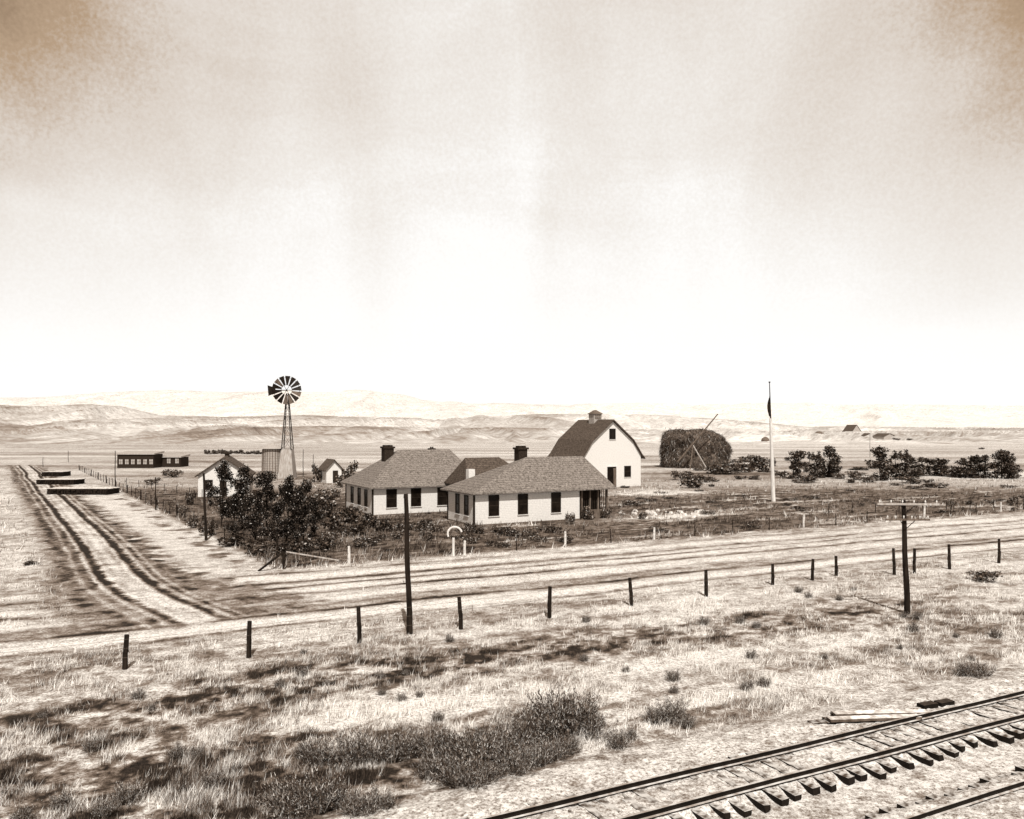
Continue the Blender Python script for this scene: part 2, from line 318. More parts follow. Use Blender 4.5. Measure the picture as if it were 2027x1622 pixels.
for i,(x,y,top,wp) in enumerate([(438,1045,912,52),(484,1050,922,54),(528,1062,926,56),(566,1078,940,54),(602,1080,954,50),(624,1068,985,36),(505,1078,980,50),(548,1090,990,52),(460,1066,975,46),(586,1092,1000,42)]):
    X_,Y_=G(x,y); h=H-(top-HY)*Y_/F; w=wp*Y_/F
    put_tree(TD[i%5],(X_,Y_,0),random.uniform(0,6),(w/2.9,w/2.9,h/6),'dark leafy tree beside the yard fence','yard trees')
TR=[tree_meshes(6,3.8,.0,3000,.15,M_leaf,27,3,(.12,.20),.16) for i in range(4)]
for i,(x,y,top,wp) in enumerate([(1576,948,890,42),(1612,946,893,36),(1636,945,883,42),(1654,945,903,24),(1744,951,882,46),(1782,950,890,44),(1812,944,906,38),(1840,942,903,50),(1866,941,908,34),(1900,946,907,44),(1922,946,903,34),(1942,946,897,38),(1980,948,889,46),(2004,947,898,34),(2060,948,890,44)]):
    X_,Y_=G(x,y); h=H-(top-HY)*Y_/F; w=wp*Y_/F
    put_tree(TR[i%4],(X_,Y_,0),random.uniform(0,6),(w/3.3,w/3.3,h/6),'young bushy tree at the garden edge','windbreak trees')
def shc(): return [(random.uniform(-.5,.5),random.uniform(-.5,.5),random.uniform(.15,.75)) for _ in range(9)]
SH=[leafcloud('shrub',shc(),[.2+.2*random.random() for _ in range(9)],800,.075,M_shrub) for _ in range(4)]
SHD=[leafcloud('shrub',shc(),[.2+.2*random.random() for _ in range(9)],800,.075,M_leaf) for _ in range(3)]
def shrub(x,y,wp,hp,dark=False):
    X_,Y_=G(x,y); w=wp*Y_/F/1.5; h=hp*Y_/F/1.0
    o=ob('shrub',random.choice(SHD if dark else SH),None,None,(X_,Y_,0),random.uniform(0,6),label='dark rounded garden shrub' if dark else 'leafy garden shrub in the yard',category='shrub',group='garden shrubs'); o.scale=(w,w,h)
for a in [(690,1035,60,35,1),(730,1045,50,30,1),(660,1050,50,40,1),(640,1025,60,45,1),(760,1052,40,25,1),(800,1050,40,20,0),(845,1052,50,25,1),(690,950,38,36,1),(668,965,30,25,0),(632,955,30,35,1),(610,975,30,30,0),(600,990,60,30,0),(640,1000,60,30,0),(655,985,40,22,0),(1128,1038,22,28,0),(1165,1028,40,26,0),(1200,1026,30,22,0),(1272,1028,18,18,0),(1178,942,18,22,1),(380,1045,30,25,0),(410,1060,40,30,0),(700,1060,60,22,1),(730,1075,50,18,0),(600,1095,60,30,1),(640,1090,60,30,1),(560,1100,50,24,1),(1370,966,50,26,1),(1350,950,50,18,0),(1395,955,40,16,0),(1420,938,60,20,0),(1460,935,60,24,0),(1500,932,50,30,1),(1480,915,50,14,0),(1545,945,30,14,0),(1525,925,30,20,1),(1440,920,60,14,0),(1600,955,40,14,0),(1690,950,36,18,0),(1660,948,30,14,0),(1720,955,40,14,0),(1800,957,60,14,0),(1850,965,50,12,0),(1880,943,50,20,0),(2003,1000,26,18,1),(1960,998,20,10,0),(1920,1000,20,10,1),(1882,1005,18,12,0),(1400,1018,30,10,0),(1250,1000,40,12,0),(930,1075,40,16,0),(1040,1065,40,12,0),(990,1055,50,12,1),(1300,1052,50,10,0),(1480,1045,50,10,1),(60,1118,34,8,1),(1945,1150,60,22,0),(340,945,40,16,0),(300,960,30,14,0),(375,1000,20,30,1),(360,1020,26,20,0),(500,1000,40,30,0),(460,1080,60,24,1),(510,1098,60,24,1),(1700,869,12,6,0),(1735,870,14,7,0),(1775,872,16,5,0),(1660,868,10,4,0),(1800,872,12,4,0)]:
    shrub(*a)
for i in range(26):
    x=410+i*6.0+random.uniform(-2,2); shrub(x,899+random.uniform(-1,1),12,random.uniform(5,10),True)
for i in range(34): shrub(random.uniform(1230,2027),random.uniform(960,1018),random.uniform(14,34),random.uniform(3,6),random.random()<.6)
for i in range(46): shrub(random.uniform(1380,2027),random.uniform(925,957),random.uniform(16,44),random.uniform(4,9),random.random()<.4)
for i in range(8): shrub(random.uniform(1380,2027),random.uniform(880,925),random.uniform(10,24),random.uniform(3,5))
for i in range(26): shrub(random.uniform(640,1150),random.uniform(1048,1085),random.uniform(20,50),random.uniform(8,16),random.random()<.5)
# sagebrush: woody spreading stems with feathery tufts
def sage(seed):
    r=np.random.default_rng(seed); n=90; a=r.random(n)*6.283; rd=r.random(n)**.6*.26
    B=np.stack([np.cos(a)*rd,np.sin(a)*rd,np.zeros(n)],-1); L_=.30+.70*r.random(n)**1.4; out=(.2+.8*rd/.26)*r.random(n)
    P=B+np.stack([np.cos(a)*out*.5,np.sin(a)*out*.5,L_],-1); w=r.random(n)*.005+.006; az=r.random(n)*6.28
    W=np.stack([np.cos(az)*w,np.sin(az)*w,np.zeros(n)],-1); V=[np.stack([B-W,B+W,P+W*.5,P-W*.5],1)]
    m=3200; i=r.integers(0,n,m); t=(.3+.75*r.random(m)**.8)[:,None]; C=B[i]*(1-t)+P[i]*t+r.normal(0,.04,(m,3)); C[:,2]=np.maximum(C[:,2],.01)
    d=(P[i]-B[i])+r.normal(0,.35,(m,3)); d/=np.linalg.norm(d,axis=1)[:,None]; d*=(.03+.06*r.random(m))[:,None]; az=r.random(m)*6.28; e=np.stack([np.cos(az),np.sin(az),az*0],-1)*.008
    V.append(np.stack([C-d*.3-e,C-d*.3+e,C+d+e*.3,C+d-e*.3],1)); V=np.concatenate(V)
    mm=npmesh('sagebrush',V,4); mm.materials.append(M_sage); return mm
SG=[sage(i) for i in range(8)]
for (x,y,hp) in [(585,1612,80),(625,1606,90),(660,1600,60),(600,1500,36),(630,1512,46),(700,1510,52),(718,1505,42),(735,1612,60),(765,1606,46),(705,1618,46),(775,1505,60),(797,1500,46),(850,1490,46),(885,1495,48),(912,1510,52),(945,1520,56),(985,1500,58),(1018,1490,66),(1045,1470,72),(1078,1456,68),(1108,1450,74),(1138,1446,66),(1165,1458,50),(872,1530,42),(905,1555,48),(940,1560,48),(975,1545,44),(1024,1535,40),(1064,1515,42),(1100,1500,40),(845,1540,36),(1295,1432,34),(1330,1428,38),(1940,1345,34),(1905,1338,26),(1225,1480,30),(560,1590,40),(1130,1490,36),(1000,1520,44),(955,1485,46),(250,1590,36),(120,1600,34),(420,1560,30),(350,1500,24),(1250,1462,24),(1360,1440,24)]:
    X_,Y_=G(x,y); h=hp*Y_/F*random.uniform(.8,1.2); o=ob('sagebrush',random.choice(SG),None,None,(X_,Y_,0),random.uniform(0,6),label='wiry sagebrush clump in dry grass',category='bush',group='sagebrush clumps'); o.scale=(h*1.4*random.uniform(.8,1.3),h*1.4,h)
for i in range(60):
    X_,Y_=XY(random.uniform(-12,40),random.uniform(20.5,35)); h=random.uniform(.2,.42); o=ob('weed_clump',random.choice(SG),None,None,(X_,Y_,0),random.uniform(0,6),label='small wiry weed clump in the dry grass',category='weed',group='weed clumps'); o.scale=(h*1.5,h*1.5,h)
# ---------------------------------------------------------------- houses
AH=math.radians(28)
def hip(mb,x0,x1,y0,y1,z,zr,r0,r1,yr=None,o=.55,t=.14):
    x0-=o;x1+=o;y0-=o;y1+=o; yr=yr if yr is not None else (y0+y1)/2
    a=(x0,y0,z);b=(x1,y0,z);c=(x1,y1,z);d=(x0,y1,z);e=(r0,yr,zr);f=(r1,yr,zr)
    mb.poly([a,b,f,e]);mb.poly([b,c,f]);mb.poly([c,d,e,f]);mb.poly([d,a,e])
    lo=[(p[0],p[1],z-t) for p in (a,b,c,d)]; P=(a,b,c,d)
    for i in range(4): j=(i+1)%4; mb.poly([lo[i],lo[j],P[j],P[i]])
    mb.poly(lo[::-1])
def window(parent,side,c,z0,z1,w,off,lite=False):
    """side 'f': plane y=off facing -y, c is x.  side 'l': plane x=off facing -x, c is y"""
    def bx(mb,a0,a1,d0,d1,q0,q1):
        if side=='f': mb.box(a0,a1,off-d1,off-d0,q0,q1)
        else: mb.box(off-d1,off-d0,a0,a1,q0,q1)
    g=MB(); bx(g,c-w/2,c+w/2,.003,.02,z0,z1)
    fr=MB(); t=.09
    bx(fr,c-w/2-t,c-w/2,0.004,.07,z0-t,z1+t); bx(fr,c+w/2,c+w/2+t,.004,.07,z0-t,z1+t)
    bx(fr,c-w/2,c+w/2,.004,.068,z1,z1+t); bx(fr,c-w/2,c+w/2,.004,.068,z0-t,z0); bx(fr,c-w/2,c+w/2,.021,.05,(z0+z1)/2-.03,(z0+z1)/2+.03)
    wn=ob('window',g,M_glass,parent); ob('frame',fr,M_darktrim if not lite else M_woodmid,wn)
    sl=MB(); bx(sl,c-w/2-.15,c+w/2+.15,.004,.12,z0-t-.06,z0-t-.002); ob('sill',sl,M_trim,wn)
def chimney(parent,x,y,z0,z1,w=.9):
    mb=MB().box(x-w/2,x+w/2,y-w/2,y+w/2,z0,z1-.25); mb.box(x-w/2-.12,x+w/2+.12,y-w/2-.12,y+w/2+.12,z1-.25,z1-.05)
    mb.box(x-w/2+.1,x-.08,y-w/2+.1,y+w/2-.1,z1-.05,z1+.12); mb.box(x+.08,x+w/2-.1,y-w/2+.1,y+w/2-.1,z1-.05,z1+.12)
    ob('chimney',mb,M_brick,parent)
h1=ob('house',None,None,None,(-3.62,79.1,0),AH,label='white clapboard bungalow with shingled hip roof and screened porch',category='house',group='white bungalows')
mb=MB().box(0,12,0,6.2,.0,3.15); mb.box(3,10.5,6.2,12.4,0,3.15); ob('wall',mb,M_siding,h1)
mb=MB()
for x,y in ((0,0),(12,0),(0,6.2)): mb.box(x-.08,x+.08,y-.082,y+.08,0,3.1)
ob('corner_board',mb,M_darktrim,h1)
mb=MB().box(-.03,12.03,-.03,6.23,-.05,.12); ob('foundation',mb,M_woodmid,h1)
mb=MB(); hip(mb,0,15.6,0,6.4,3.15,6.35,7.4,14.4); rf=ob('roof',mb,M_shingle,h1)
mb=MB(); hip(mb,3,10.5,6.9,12.4,3.35,6.15,3.5,7.6); ob('wing_roof',mb,M_shingled,h1)
chimney(rf,7.2,3.9,5.4,7.4,1.0)
mb=MB().box(2.2,2.9,5.9,6.6,4.0,5.1); ob('vent',mb,M_trim,rf)
for u in (2.1,5.3,9.1): window(h1,'f',u,.95,2.8,.95,0)
for v in (1.7,3.8): window(h1,'l',v,.95,2.75,.75,0)
pm=MB().box(12.05,15.5,.1,6.1,.0,.25)
for x in (12.3,13.3,14.3,15.4): pm.box(x-.08,x+.08,.1,.26,.25,3.0)
pm.box(12.1,15.48,.12,.2,.25,.95); pm.box(15.36,15.44,.27,6.1,.25,.95)
for y in (2,4,6): pm.box(15.32,15.48,y-.08,y+.08,.25,3.0)
pr=ob('porch',pm,M_woodmid,h1)
sm=MB()
for i in range(14): sm.box(12.25+i*.235,12.31+i*.235,.30,.34,.95,2.95)
sm.box(12.12,15.3,1.2,1.24,.25,3.0); ob('screen',sm,M_darktrim,pr)
ob('door',MB().box(12.003,12.06,1.6,2.6,.25,2.4),M_darktrim,h1)
h2=ob('house',None,None,None,(-14.8,88,0),AH,label='white clapboard bungalow with brick chimney on its hip roof',category='house',group='white bungalows')
ob('wall',MB().box(0,12.6,0,9.6,0,3.05),M_siding,h2)
mb=MB()
for x,y in ((0,0),(12.6,0),(0,9.6)): mb.box(x-.08,x+.08,y-.082,y+.08,0,3.0)
ob('corner_board',mb,M_darktrim,h2)
ob('foundation',MB().box(-.03,12.63,-.03,9.63,-.05,.12),M_woodmid,h2)
mb=MB(); hip(mb,0,12.6,0,9.6,3.05,6.85,4.6,11.0); rf=ob('roof',mb,M_shingle,h2)
chimney(rf,3.4,4.9,5.3,7.3,1.1); chimney(rf,9.4,6.4,5.9,7.0,.5)
for u in (2.1,4.9,8.0): window(h2,'f',u,.9,2.7,1.0,0)
for v in (2.2,4.6,7.2): window(h2,'l',v,.9,2.6,.8,0)
# barn
bn=ob('barn',None,None,None,(10.9,127.5,0),AH,label='large white barn with dark shingled gambrel roof and cupola',category='barn')
W=11.0; Lb=9.6; prof=[(0,4.9),(1.6,7.2),(5.5,10.4)]; full=prof+[(W-a,z) for a,z in prof[-2::-1]]
mb=MB(); front=[(0,0,0),(W,0,0)]+[(a,0,z) for a,z in full[::-1]]; back=[(a,Lb,z) for a,_,z in front]
mb.poly(front); mb.poly(back[::-1]); mb.poly([(0,0,0),(0,0,4.9),(0,Lb,4.9),(0,Lb,0)]); mb.poly([(W,0,0),(W,Lb,0),(W,Lb,4.9),(W,0,4.9)]); ob('wall',mb,M_siding,bn)
mb=MB(); ext=[(-.6,4.35)]+[(a,z+.05) for a,z in full]+[(W+.6,4.35)]
for (a,z),(c,d) in zip(ext[:-1],ext[1:]):
    mb.hexa([(a,-.45,z),(c,-.45,d),(c,Lb+.3,d),(a,Lb+.3,z),(a,-.45,z+.2),(c,-.45,d+.2),(c,Lb+.3,d+.2),(a,Lb+.3,z+.2)])
rf=ob('roof',mb,M_shingled,bn)
cu=MB().box(4.7,6.2,4.0,5.5,10.0,11.6); c_=ob('cupola',cu,M_pale,rf)
cr=MB(); hip(cr,4.7,6.2,4.0,5.5,11.6,12.2,5.2,5.7,o=.15,t=.08)
for z in (10.75,11.0,11.25): cr.box(4.85,6.05,3.96,3.99,z,z+.14)
ob('cupola_roof',cr,M_woodmid,c_)
d=ob('door',MB().box(4.5,6.2,-.06,-.004,.05,3.2),M_glass,bn); ob('frame',MB().box(4.3,4.48,-.08,-.004,0,3.4).box(6.22,6.4,-.08,-.004,0,3.4).box(4.48,6.22,-.078,-.004,3.22,3.4),M_trim,d)
ob('door',MB().box(5.65,6.18,-.12,-.065,.1,3.0),M_woodmid,bn)
window(bn,'f',8.4,1.6,3.2,1.1,0); window(bn,'f',5.5,7.6,9.1,1.0,0)
def gable_house(loc,rz,w,l,hw,hr,lab,name='cottage',cat='house',door=True,wm=None,rm=None,wins=(),**k):
    e=ob(name,None,None,None,loc,rz,label=lab,category=cat,**k)
    mb=MB(); mb.poly([(0,0,0),(w,0,0),(w,0,hw),(w/2,0,hr),(0,0,hw)]); mb.poly([(0,l,0),(0,l,hw),(w/2,l,hr),(w,l,hw),(w,l,0)])
    mb.poly([(0,0,0),(0,0,hw),(0,l,hw),(0,l,0)]); mb.poly([(w,0,0),(w,l,0),(w,l,hw),(w,0,hw)]); ob('wall',mb,wm or M_siding,e)
    mb=MB(); sl=(hr-hw)/(w/2); o=.4
    for a,c in ((-o,w/2),(w/2,w+o)):
        za=hw-o*sl if a<0 else hr; zc=hr if a<0 else hw-o*sl
        mb.hexa([(a,-o,za+.02),(c,-o,zc+.02),(c,l+o,zc+.02),(a,l+o,za+.02),(a,-o,za+.2),(c,-o,zc+.2),(c,l+o,zc+.2),(a,l+o,za+.2)])
    rf=ob('roof',mb,rm or M_shingled,e)
    if door: ob('door',MB().box(w*.42,w*.42+.9,-.06,-.004,.05,2.1),M_darktrim,e)
    for s_,c,z0,z1,ww in wins: window(e,s_,c,z0,z1,ww,0)
    return e,rf
X_,Y_=G(392,984); e,rf=gable_house((X_,Y_,0),math.radians(14),6.6,8,2.9,5.2,'small white gabled cottage with dark roof',wins=[('f',1.4,1,2.2,.8),('f',5.2,1,2.2,.8),('l',3,1,2.2,.8)])
chimney(rf,3.3,5,4.6,5.9,.6)
X_,Y_=G(646,957); gable_house((X_,Y_,0),AH,2.6,4,2.4,3.8,'small white shed with steep roof',name='shed',cat='shed',door=True)
for (x0,x1,y,top,nw) in ((232,304,927,897,6),(308,357,925,903,3)):
    a=G(x0,y); b=G(x1,y); L_=b[0]-a[0]; hh=H-(top-HY)*a[1]/F
    e=ob('bunkhouse',None,None,None,(a[0],a[1],0),0,label='long low dark bunkhouse with a row of pale windows',category='building',group='bunkhouses')
    ob('wall',MB().box(0,L_,0,5,0,hh-.35),M_darktrim,e)
    ob('roof',MB().hexa([(-.3,-.3,hh-.35),(L_+.3,-.3,hh-.35),(L_+.3,5.3,hh-.1),(-.3,5.3,hh-.1),(-.3,-.3,hh-.1),(L_+.3,-.3,hh-.1),(L_+.3,5.3,hh+.3),(-.3,5.3,hh+.3)]),M_pale,e)
    for i in range(nw):
        c=L_*(i+.6)/nw; w_=ob('window',MB().box(c-.4,c+.4,-.05,-.004,.9,2.0),M_pale,e); ob('frame',MB().box(c-.03,c+.03,-.08,-.052,.9,2.0).box(c-.4,c+.4,-.075,-.052,1.42,1.48),M_darktrim,w_)
for (x,y,w,hw,hr,lab) in ((1686,867,12,5,11,'distant farmhouse with steep dark roof'),(1750,871,12,2.5,4.5,'distant low farm shed'),(1716,869,6,2.5,4.2,'distant low farm shed')):
    X_,Y_=G(x,y); gable_house((X_,Y_,0),AH,w,w*.8,hw,hr,lab,name='farmhouse' if hr>5 else 'shed',cat='farm building',door=False,wm=M_pale,rm=M_shingled)
# windmill with boarded casing round the tower foot, and slatted tank
X_,Y_=G(569,947); wm=ob('windmill',None,None,None,(X_,Y_,0),0,label='farm windmill with multi-blade wheel on lattice tower',category='windmill')
k=Y_/F; zh=H+(HY-773)*k; bw=1.25; tw=.16; mb=MB(); zt=zh-.6
def leg(i,z,g=0): f=1-z/zt; r=tw+(bw-tw)*f+g; return Vector(((-1,1,1,-1)[i]*r,(-1,-1,1,1)[i]*r,z))
for i in range(4): mb.beam(leg(i,0),leg(i,zt),.13)
lv=[0,2.8,5.4,7.8,10,12,13.6,zt]
for a,b in zip(lv[:-1],lv[1:]):
    for i in range(4): j=(i+1)%4; mb.beam(leg(i,b),leg(j,b),.06); mb.beam(leg(i,a),leg(j,b),.035); mb.beam(leg(j,a),leg(i,b),.035)
ob('tower',mb,M_metal,wm)
mb=MB().hexa([leg(i,0,.18) for i in range(4)]+[leg(i,5.4,.06) for i in range(4)]); ob('casing',mb,M_pale,wm)
hub=Vector((.1,-.9,zh)); Rw=2.65
nrm=Vector((.25,-.97,0)).normalized(); tx=Vector((.97,.25,0)); tz=Vector((0,0,1))
mb=MB().tube(hub+nrm*.25,hub-nrm*1.6,.16,.16); BLD=[]
for i in range(14):
    a=2*math.pi*(i+.3)/14
    def pt(r,da,off): return hub+tx*math.cos(a+da)*r+tz*math.sin(a+da)*r+nrm*off
    tgt=mb
    if i in (10,11,13,5): tgt=MB(); BLD.append(tgt)
    tgt.poly([pt(.95,-.15,.05),pt(.95,.15,-.1),pt(Rw,.195,-.2),pt(Rw,-.165,.12)])
for r_ in (.95,2.3):
    for i in range(36):
        a=2*math.pi*i/36;b=2*math.pi*(i+1)/36; mb.tube(hub+tx*math.cos(a)*r_+tz*math.sin(a)*r_-nrm*.12,hub+tx*math.cos(b)*r_+tz*math.sin(b)*r_-nrm*.12,.035,n=4)
for i in range(6):
    a=2*math.pi*i/6; mb.tube(hub,hub+(tx*math.cos(a)+tz*math.sin(a))*2.4,.04,n=4)
wh=ob('wheel',mb,M_metal,wm)
for b_ in BLD: ob('blade',b_,M_woodmid,wh)
vn=MB(); c0=hub-nrm*.9; q=c0+Vector((-2.3,.75,0)); dv=Vector((-.95,.30,0)); vn.tube(c0,q,.06,n=5); 
vn.hexa([q+tz*-.5,q+dv*1.5+tz*-1.0,q+dv*1.5+tz*-1.0+Vector((.01,.04,0)),q+tz*-.5+Vector((.01,.04,0)),q+tz*.5,q+dv*1.7+tz*1.0,q+dv*1.7+tz*1.0+Vector((.01,.04,0)),q+tz*.5+Vector((.01,.04,0))])
ob('tail_vane',vn,M_metal,wm)
X_,Y_=G(543,946); wt=ob('water_tank',None,None,None,(X_,Y_-1,0),0,label='round slatted water tank with pale conical roof',category='water tank')
zt=H-(888-HY)*Y_/F; mb=MB().tube((0,0,0),(0,0,zt),1.95,1.8,28); ob('tank',mb,rowmat('tank_staves',.25,.45,.45,.35,5,'Z',.22),wt)
ob('roof',MB().tube((0,0,zt),(0,0,zt+1.1),2.3,.05,28),M_pale,wt)
mb=MB()
for i in range(24):
    a=2*math.pi*i/24; mb.beam((1.97*math.cos(a),1.97*math.sin(a),.1),(1.83*math.cos(a),1.83*math.sin(a),zt-.1),.1)
ob('batten',mb,M_woodmid,wt)
# haystack
X_,HYs=G(1371,925); hs=ob('haystack',None,None,None,(X_,HYs,0),math.radians(6),label='huge shaggy loaf-shaped stack of loose hay',category='haystack')
nu,nv=150,64; U,V_=np.meshgrid(np.linspace(0,2*np.pi,nu,endpoint=False),np.linspace(0,1,nv),indexing='xy')
vb=.58; ce=np.where(V_<vb,1-.06*V_**2,(1-.06*V_**2)*np.sqrt(np.clip(1-((V_-vb)/(1-vb))**2.0,0,1))); zz=np.where(V_<vb,V_/vb*.74,.74+.26*np.sin((V_-vb)/(1-vb)*np.pi/2))
sx=np.sign(np.cos(U))*np.abs(np.cos(U))**.8; sy=np.sign(np.sin(U))*np.abs(np.sin(U))**.8
nz=fbm(sx*2.6+2+sy*1.5,V_*5+sy*1.5,5)-.5
hx=7.2*sx*ce*(1+.30*nz); hy=5*sy*ce*(1+.30*nz)
hz=8.7*zz*(1+.14*(fbm(sx*ce*2.5+7,sy*ce*2.5)-.5))
hz=hz*(1-.016*np.clip(hx-1.0,0,9)**1.4)
hx=hx+1.3*np.sin(np.clip(zz,0,1)*2.7)*np.clip(sx,0,1)
o=ob('hay_body',gridmesh('hay_body',hx,hy,hz,hx*0+.1,True,True),M_hay,hs)
n_=26000; pts=np.stack([hx,hy,hz],-1).reshape(-1,3); idx=rng.integers(0,len(pts)-nu*2,n_); P=pts[idx]+rng.normal(0,.17,(n_,3))+rng.normal(0,.28,(n_,3))*(rng.random((n_,1))<.14); P[:,2]=np.maximum(P[:,2],.05)
dr=rng.normal(0,1,(n_,3))*.34+np.array([0,0,-.5]); w_=rng.normal(0,.03,(n_,3))
ob('loose_hay',npmesh('loose_hay',np.stack([P-w_,P+w_,P+dr],1),3),M_hays,hs)
Y_=HYs-8.5; X0=(1378-CX)*Y_/F
def W3(x,y,dy=0): return Vector(((x-CX)*(Y_+dy)/F-X0,dy,H-(y-HY)*(Y_+dy)/F))
e=ob('hay_derrick',None,None,None,(X0,Y_,0),0,label='timber hay stacker boom on tripod legs',category='hay derrick')
mb=MB().tube(W3(1342,914),W3(1421,820,-.5),.19,.13,7); ob('boom',mb,M_woodmid,e)
bp=W3(1372,882); 
ob('leg',MB().tube(bp,(bp.x-1.0,-1.5,0),.12,.12,6),M_woodmid,e); ob('leg',MB().tube(bp,(bp.x+2.8,-1.5,0),.14,.13,6),M_pale,e); ob('leg',MB().tube(bp,(bp.x+1.0,1.2,0),.12,.12,6),M_woodmid,e)
for (x,y,w,h) in ((1515,874,16,9),(1621,868,24,14)):
    X_,Y_=G(x,y); hk=Y_/F; mb=MB()
    n=12; ring=[[(math.cos(6.283*i/n)*w*hk*.5*f,math.sin(6.283*i/n)*w*hk*.5*f,z*h*hk) for i in range(n)] for f,z in ((1,0),(1.02,.3),(.8,.65),(.35,.95),(.02,1))]
    for r_ in ring: mb.v+=r_
    for a in range(4):
        for i in range(n): j=(i+1)%n; mb.f.append((a*n+i,a*n+j,a*n+n+j,a*n+n+i))
    ob('haystack',mb,M_woodmid,None,(X_,Y_,0),label='small conical haystack out on the plain',category='haystack')
# flagpole
X_,Y_=G(1531,993); zt=H+(HY-758)*Y_/F
e=ob('flagpole',None,None,None,(X_,Y_,0),0,label='tall white wooden flagpole on the lawn',category='flagpole')
top=Vector((-.5,0,zt)); f=.70
mb=MB().tube((0,0,-.2),top*f,.27,.17,10); ob('pole',mb,M_whitewood,e)
mb=MB().tube(top*f,top,.09,.05,8); mb.tube(top,top+Vector((0,0,.15)),.12,.12,8); ob('topmast',mb,M_wood,e)
nv,nu=26,9
zz0,zz1=zt-1.7,zt-4.3; A_=np.zeros((nv,nu));B_=A_.copy();C_=A_.copy()
for i in range(nv):
    for j in range(nu):
        t=i/(nv-1); u=j/(nu-1); z=zz0+(zz1-zz0)*t-.5*u*(1-t); A_[i,j]=top.x*(z/zt)-.06-.34*u*(.5+.6*math.sin(math.pi*min(1,t*1.05))); B_[i,j]=-.05+.09*math.sin(u*15+t*4)
        C_[i,j]=z
ob('flag',gridmesh('flag',A_,B_,C_,A_*0,False,True),M_flag,None,(X_,Y_,0),label='dark flag hanging limp from the flagpole',category='flag')
# ---------------------------------------------------------------- poles
def pole(x,y,top,xt,r,lab,arms=(),mat=None):
    X_,Y_=G(x,y); zt=H-(top-HY)*Y_/F; dx=(xt-x)*Y_/F
    e=ob('utility_pole',None,None,None,(X_,Y_,0),0,label=lab,category='utility pole')
    mb=MB(); n=7
    for i in range(n):
        a=i/n;b=(i+1)/n; w=lambda t:Vector((dx*t+.02*math.sin(t*9),0,zt*t-.1*(t==0))); mb.tube(w(a),w(b),r*(1-.3*a),r*(1-.3*b),10,i in(0,n-1),.04)
    ob('pole',mb,mat or M_wood,e)
    for (z,l,ox,ang,mt) in arms:
        d=Vector((math.cos(ang),math.sin(ang),-.02)); c=Vector((dx*z/zt+ox,-r-.05,z))
        mb=MB().beam(c-d*l/2,c+d*l/2,.08,.10); a=ob('crossarm',mb,mt,e)
        ins=MB(); n=6
        for i in range(n):
            q=c+d*(l*.92)*(i/(n-1)-.5); ins.tube(q+Vector((0,0,.05)),q+Vector((0,0,.11)),.018,.018,6); ins.tube(q+Vector((0,0,.11)),q+Vector((0,0,.20)),.04,.03,8)
        ob('insulator',ins,M_trim,a)
        br=MB().beam(c+d*.4+Vector((0,0,-.05)),Vector((dx*z/zt,-r,z-.5)),.03).beam(c-d*.4+Vector((0,0,-.05)),Vector((dx*z/zt,-r,z-.5)),.03); ob('brace',br,M_metal,a)
    return e,zt
e,zt=pole(811,1255,978,803,.14,'bare dark wooden pole standing on the fence line')
ob('bracket',MB().beam((-.19,-.05,zt-.25),(-.19,-.35,zt-.15),.05).tube((-.19,-.35,zt-.15),(-.19,-.35,zt+.02),.05,.04,8),M_metal,e)
pole(1796,1215,990,1788,.15,'wooden telegraph pole with two crossarms and insulators',[(5.58,3.4,.15,math.radians(8),M_pale),(4.80,2.4,.1,math.radians(8),M_woodmid)])
pole(408,1070,937,403,.12,'short dark wooden pole beside the trees')
for (x,y,tp) in ((228,975,893),(308,1010,945),(600,945,890),(620,940,900),(85,925,905),(135,915,893),(1722,905,860)): pole(x,y,tp,x,.07,'thin distant wooden pole on the plain')
# ---------------------------------------------------------------- fences
def postmesh(h,r,seed):
    random.seed(seed); mb=MB(); mb.tube((0,0,-.2),(random.uniform(-.03,.03),0,h*.5),r*1.05,r,8,True,.12)
    l=random.uniform(-.04,.04)
    mb.tube((0,0,h*.5-.01),(l,0,h),r,r*.88,8,True,.12); return mb.mesh('fence_post')
PD=[postmesh(1.3,.10,i) for i in range(5)]; PW=[postmesh(1.3,.10,i+9) for i in range(3)]; PT=[postmesh(1.3,.045,i+20) for i in range(3)]
for m in PD+PT: m.materials.append(M_wood)
for m in PW: m.materials.append(M_whitewood)
random.seed(5)
def fence(pts,lab,wires,kindf,wr=.008):
    x0,y0=pts[0][:2]; e=ob('fence',None,None,None,(x0,y0,0),0,label=lab,category='fence')
    for i,(x,y,h) in enumerate(pts):
        c=kindf(i); m=random.choice({'d':PD,'w':PW,'t':PT}[c]); o=ob('post',m,None,e,(x-x0,y-y0,0),random.uniform(0,6)); o.scale=(1,1,h/1.3); o.rotation_euler[0]=random.uniform(-.03,.03); o.rotation_euler[1]=random.uniform(-.04,.04)
    for f in wires:
        mb=MB()
        for (a,b,h),(c,d,g) in zip(pts[:-1],pts[1:]):
            P0=Vector((a-x0,b-y0-.1,h*f)); P1=Vector((c-x0,d-y0-.1,g*f)); mid=(P0+P1)/2-Vector((0,0,.03)); mb.tube(P0,mid,wr,n=4,cap=False).tube(mid,P1,wr,n=4,cap=False)
        ob('wire',mb,M_woodmid,e)
    return e
src=[(247,1325,1257),(492,1302,1230),(711,1273,1202),(912,1246,1182),(1088,1224,1161),(1250,1200,1144),(1398,1181,1129),(1529,1158,1117),(1608,1149,1107),(1655,1140,1101),(1770,1138,1086),(1810,1135,1086),(1880,1127,1078),(1977,1115,1067)]
pts=[]
for x,y,t in src: a,b=G(x,y); pts.append((a,b,(y-t)*b/F))
a,b=XY(*(lambda q:(q[0]-5.6,q[1]))(sp(*pts[0][:2]))); pts=[(a,b,1.35)]+pts
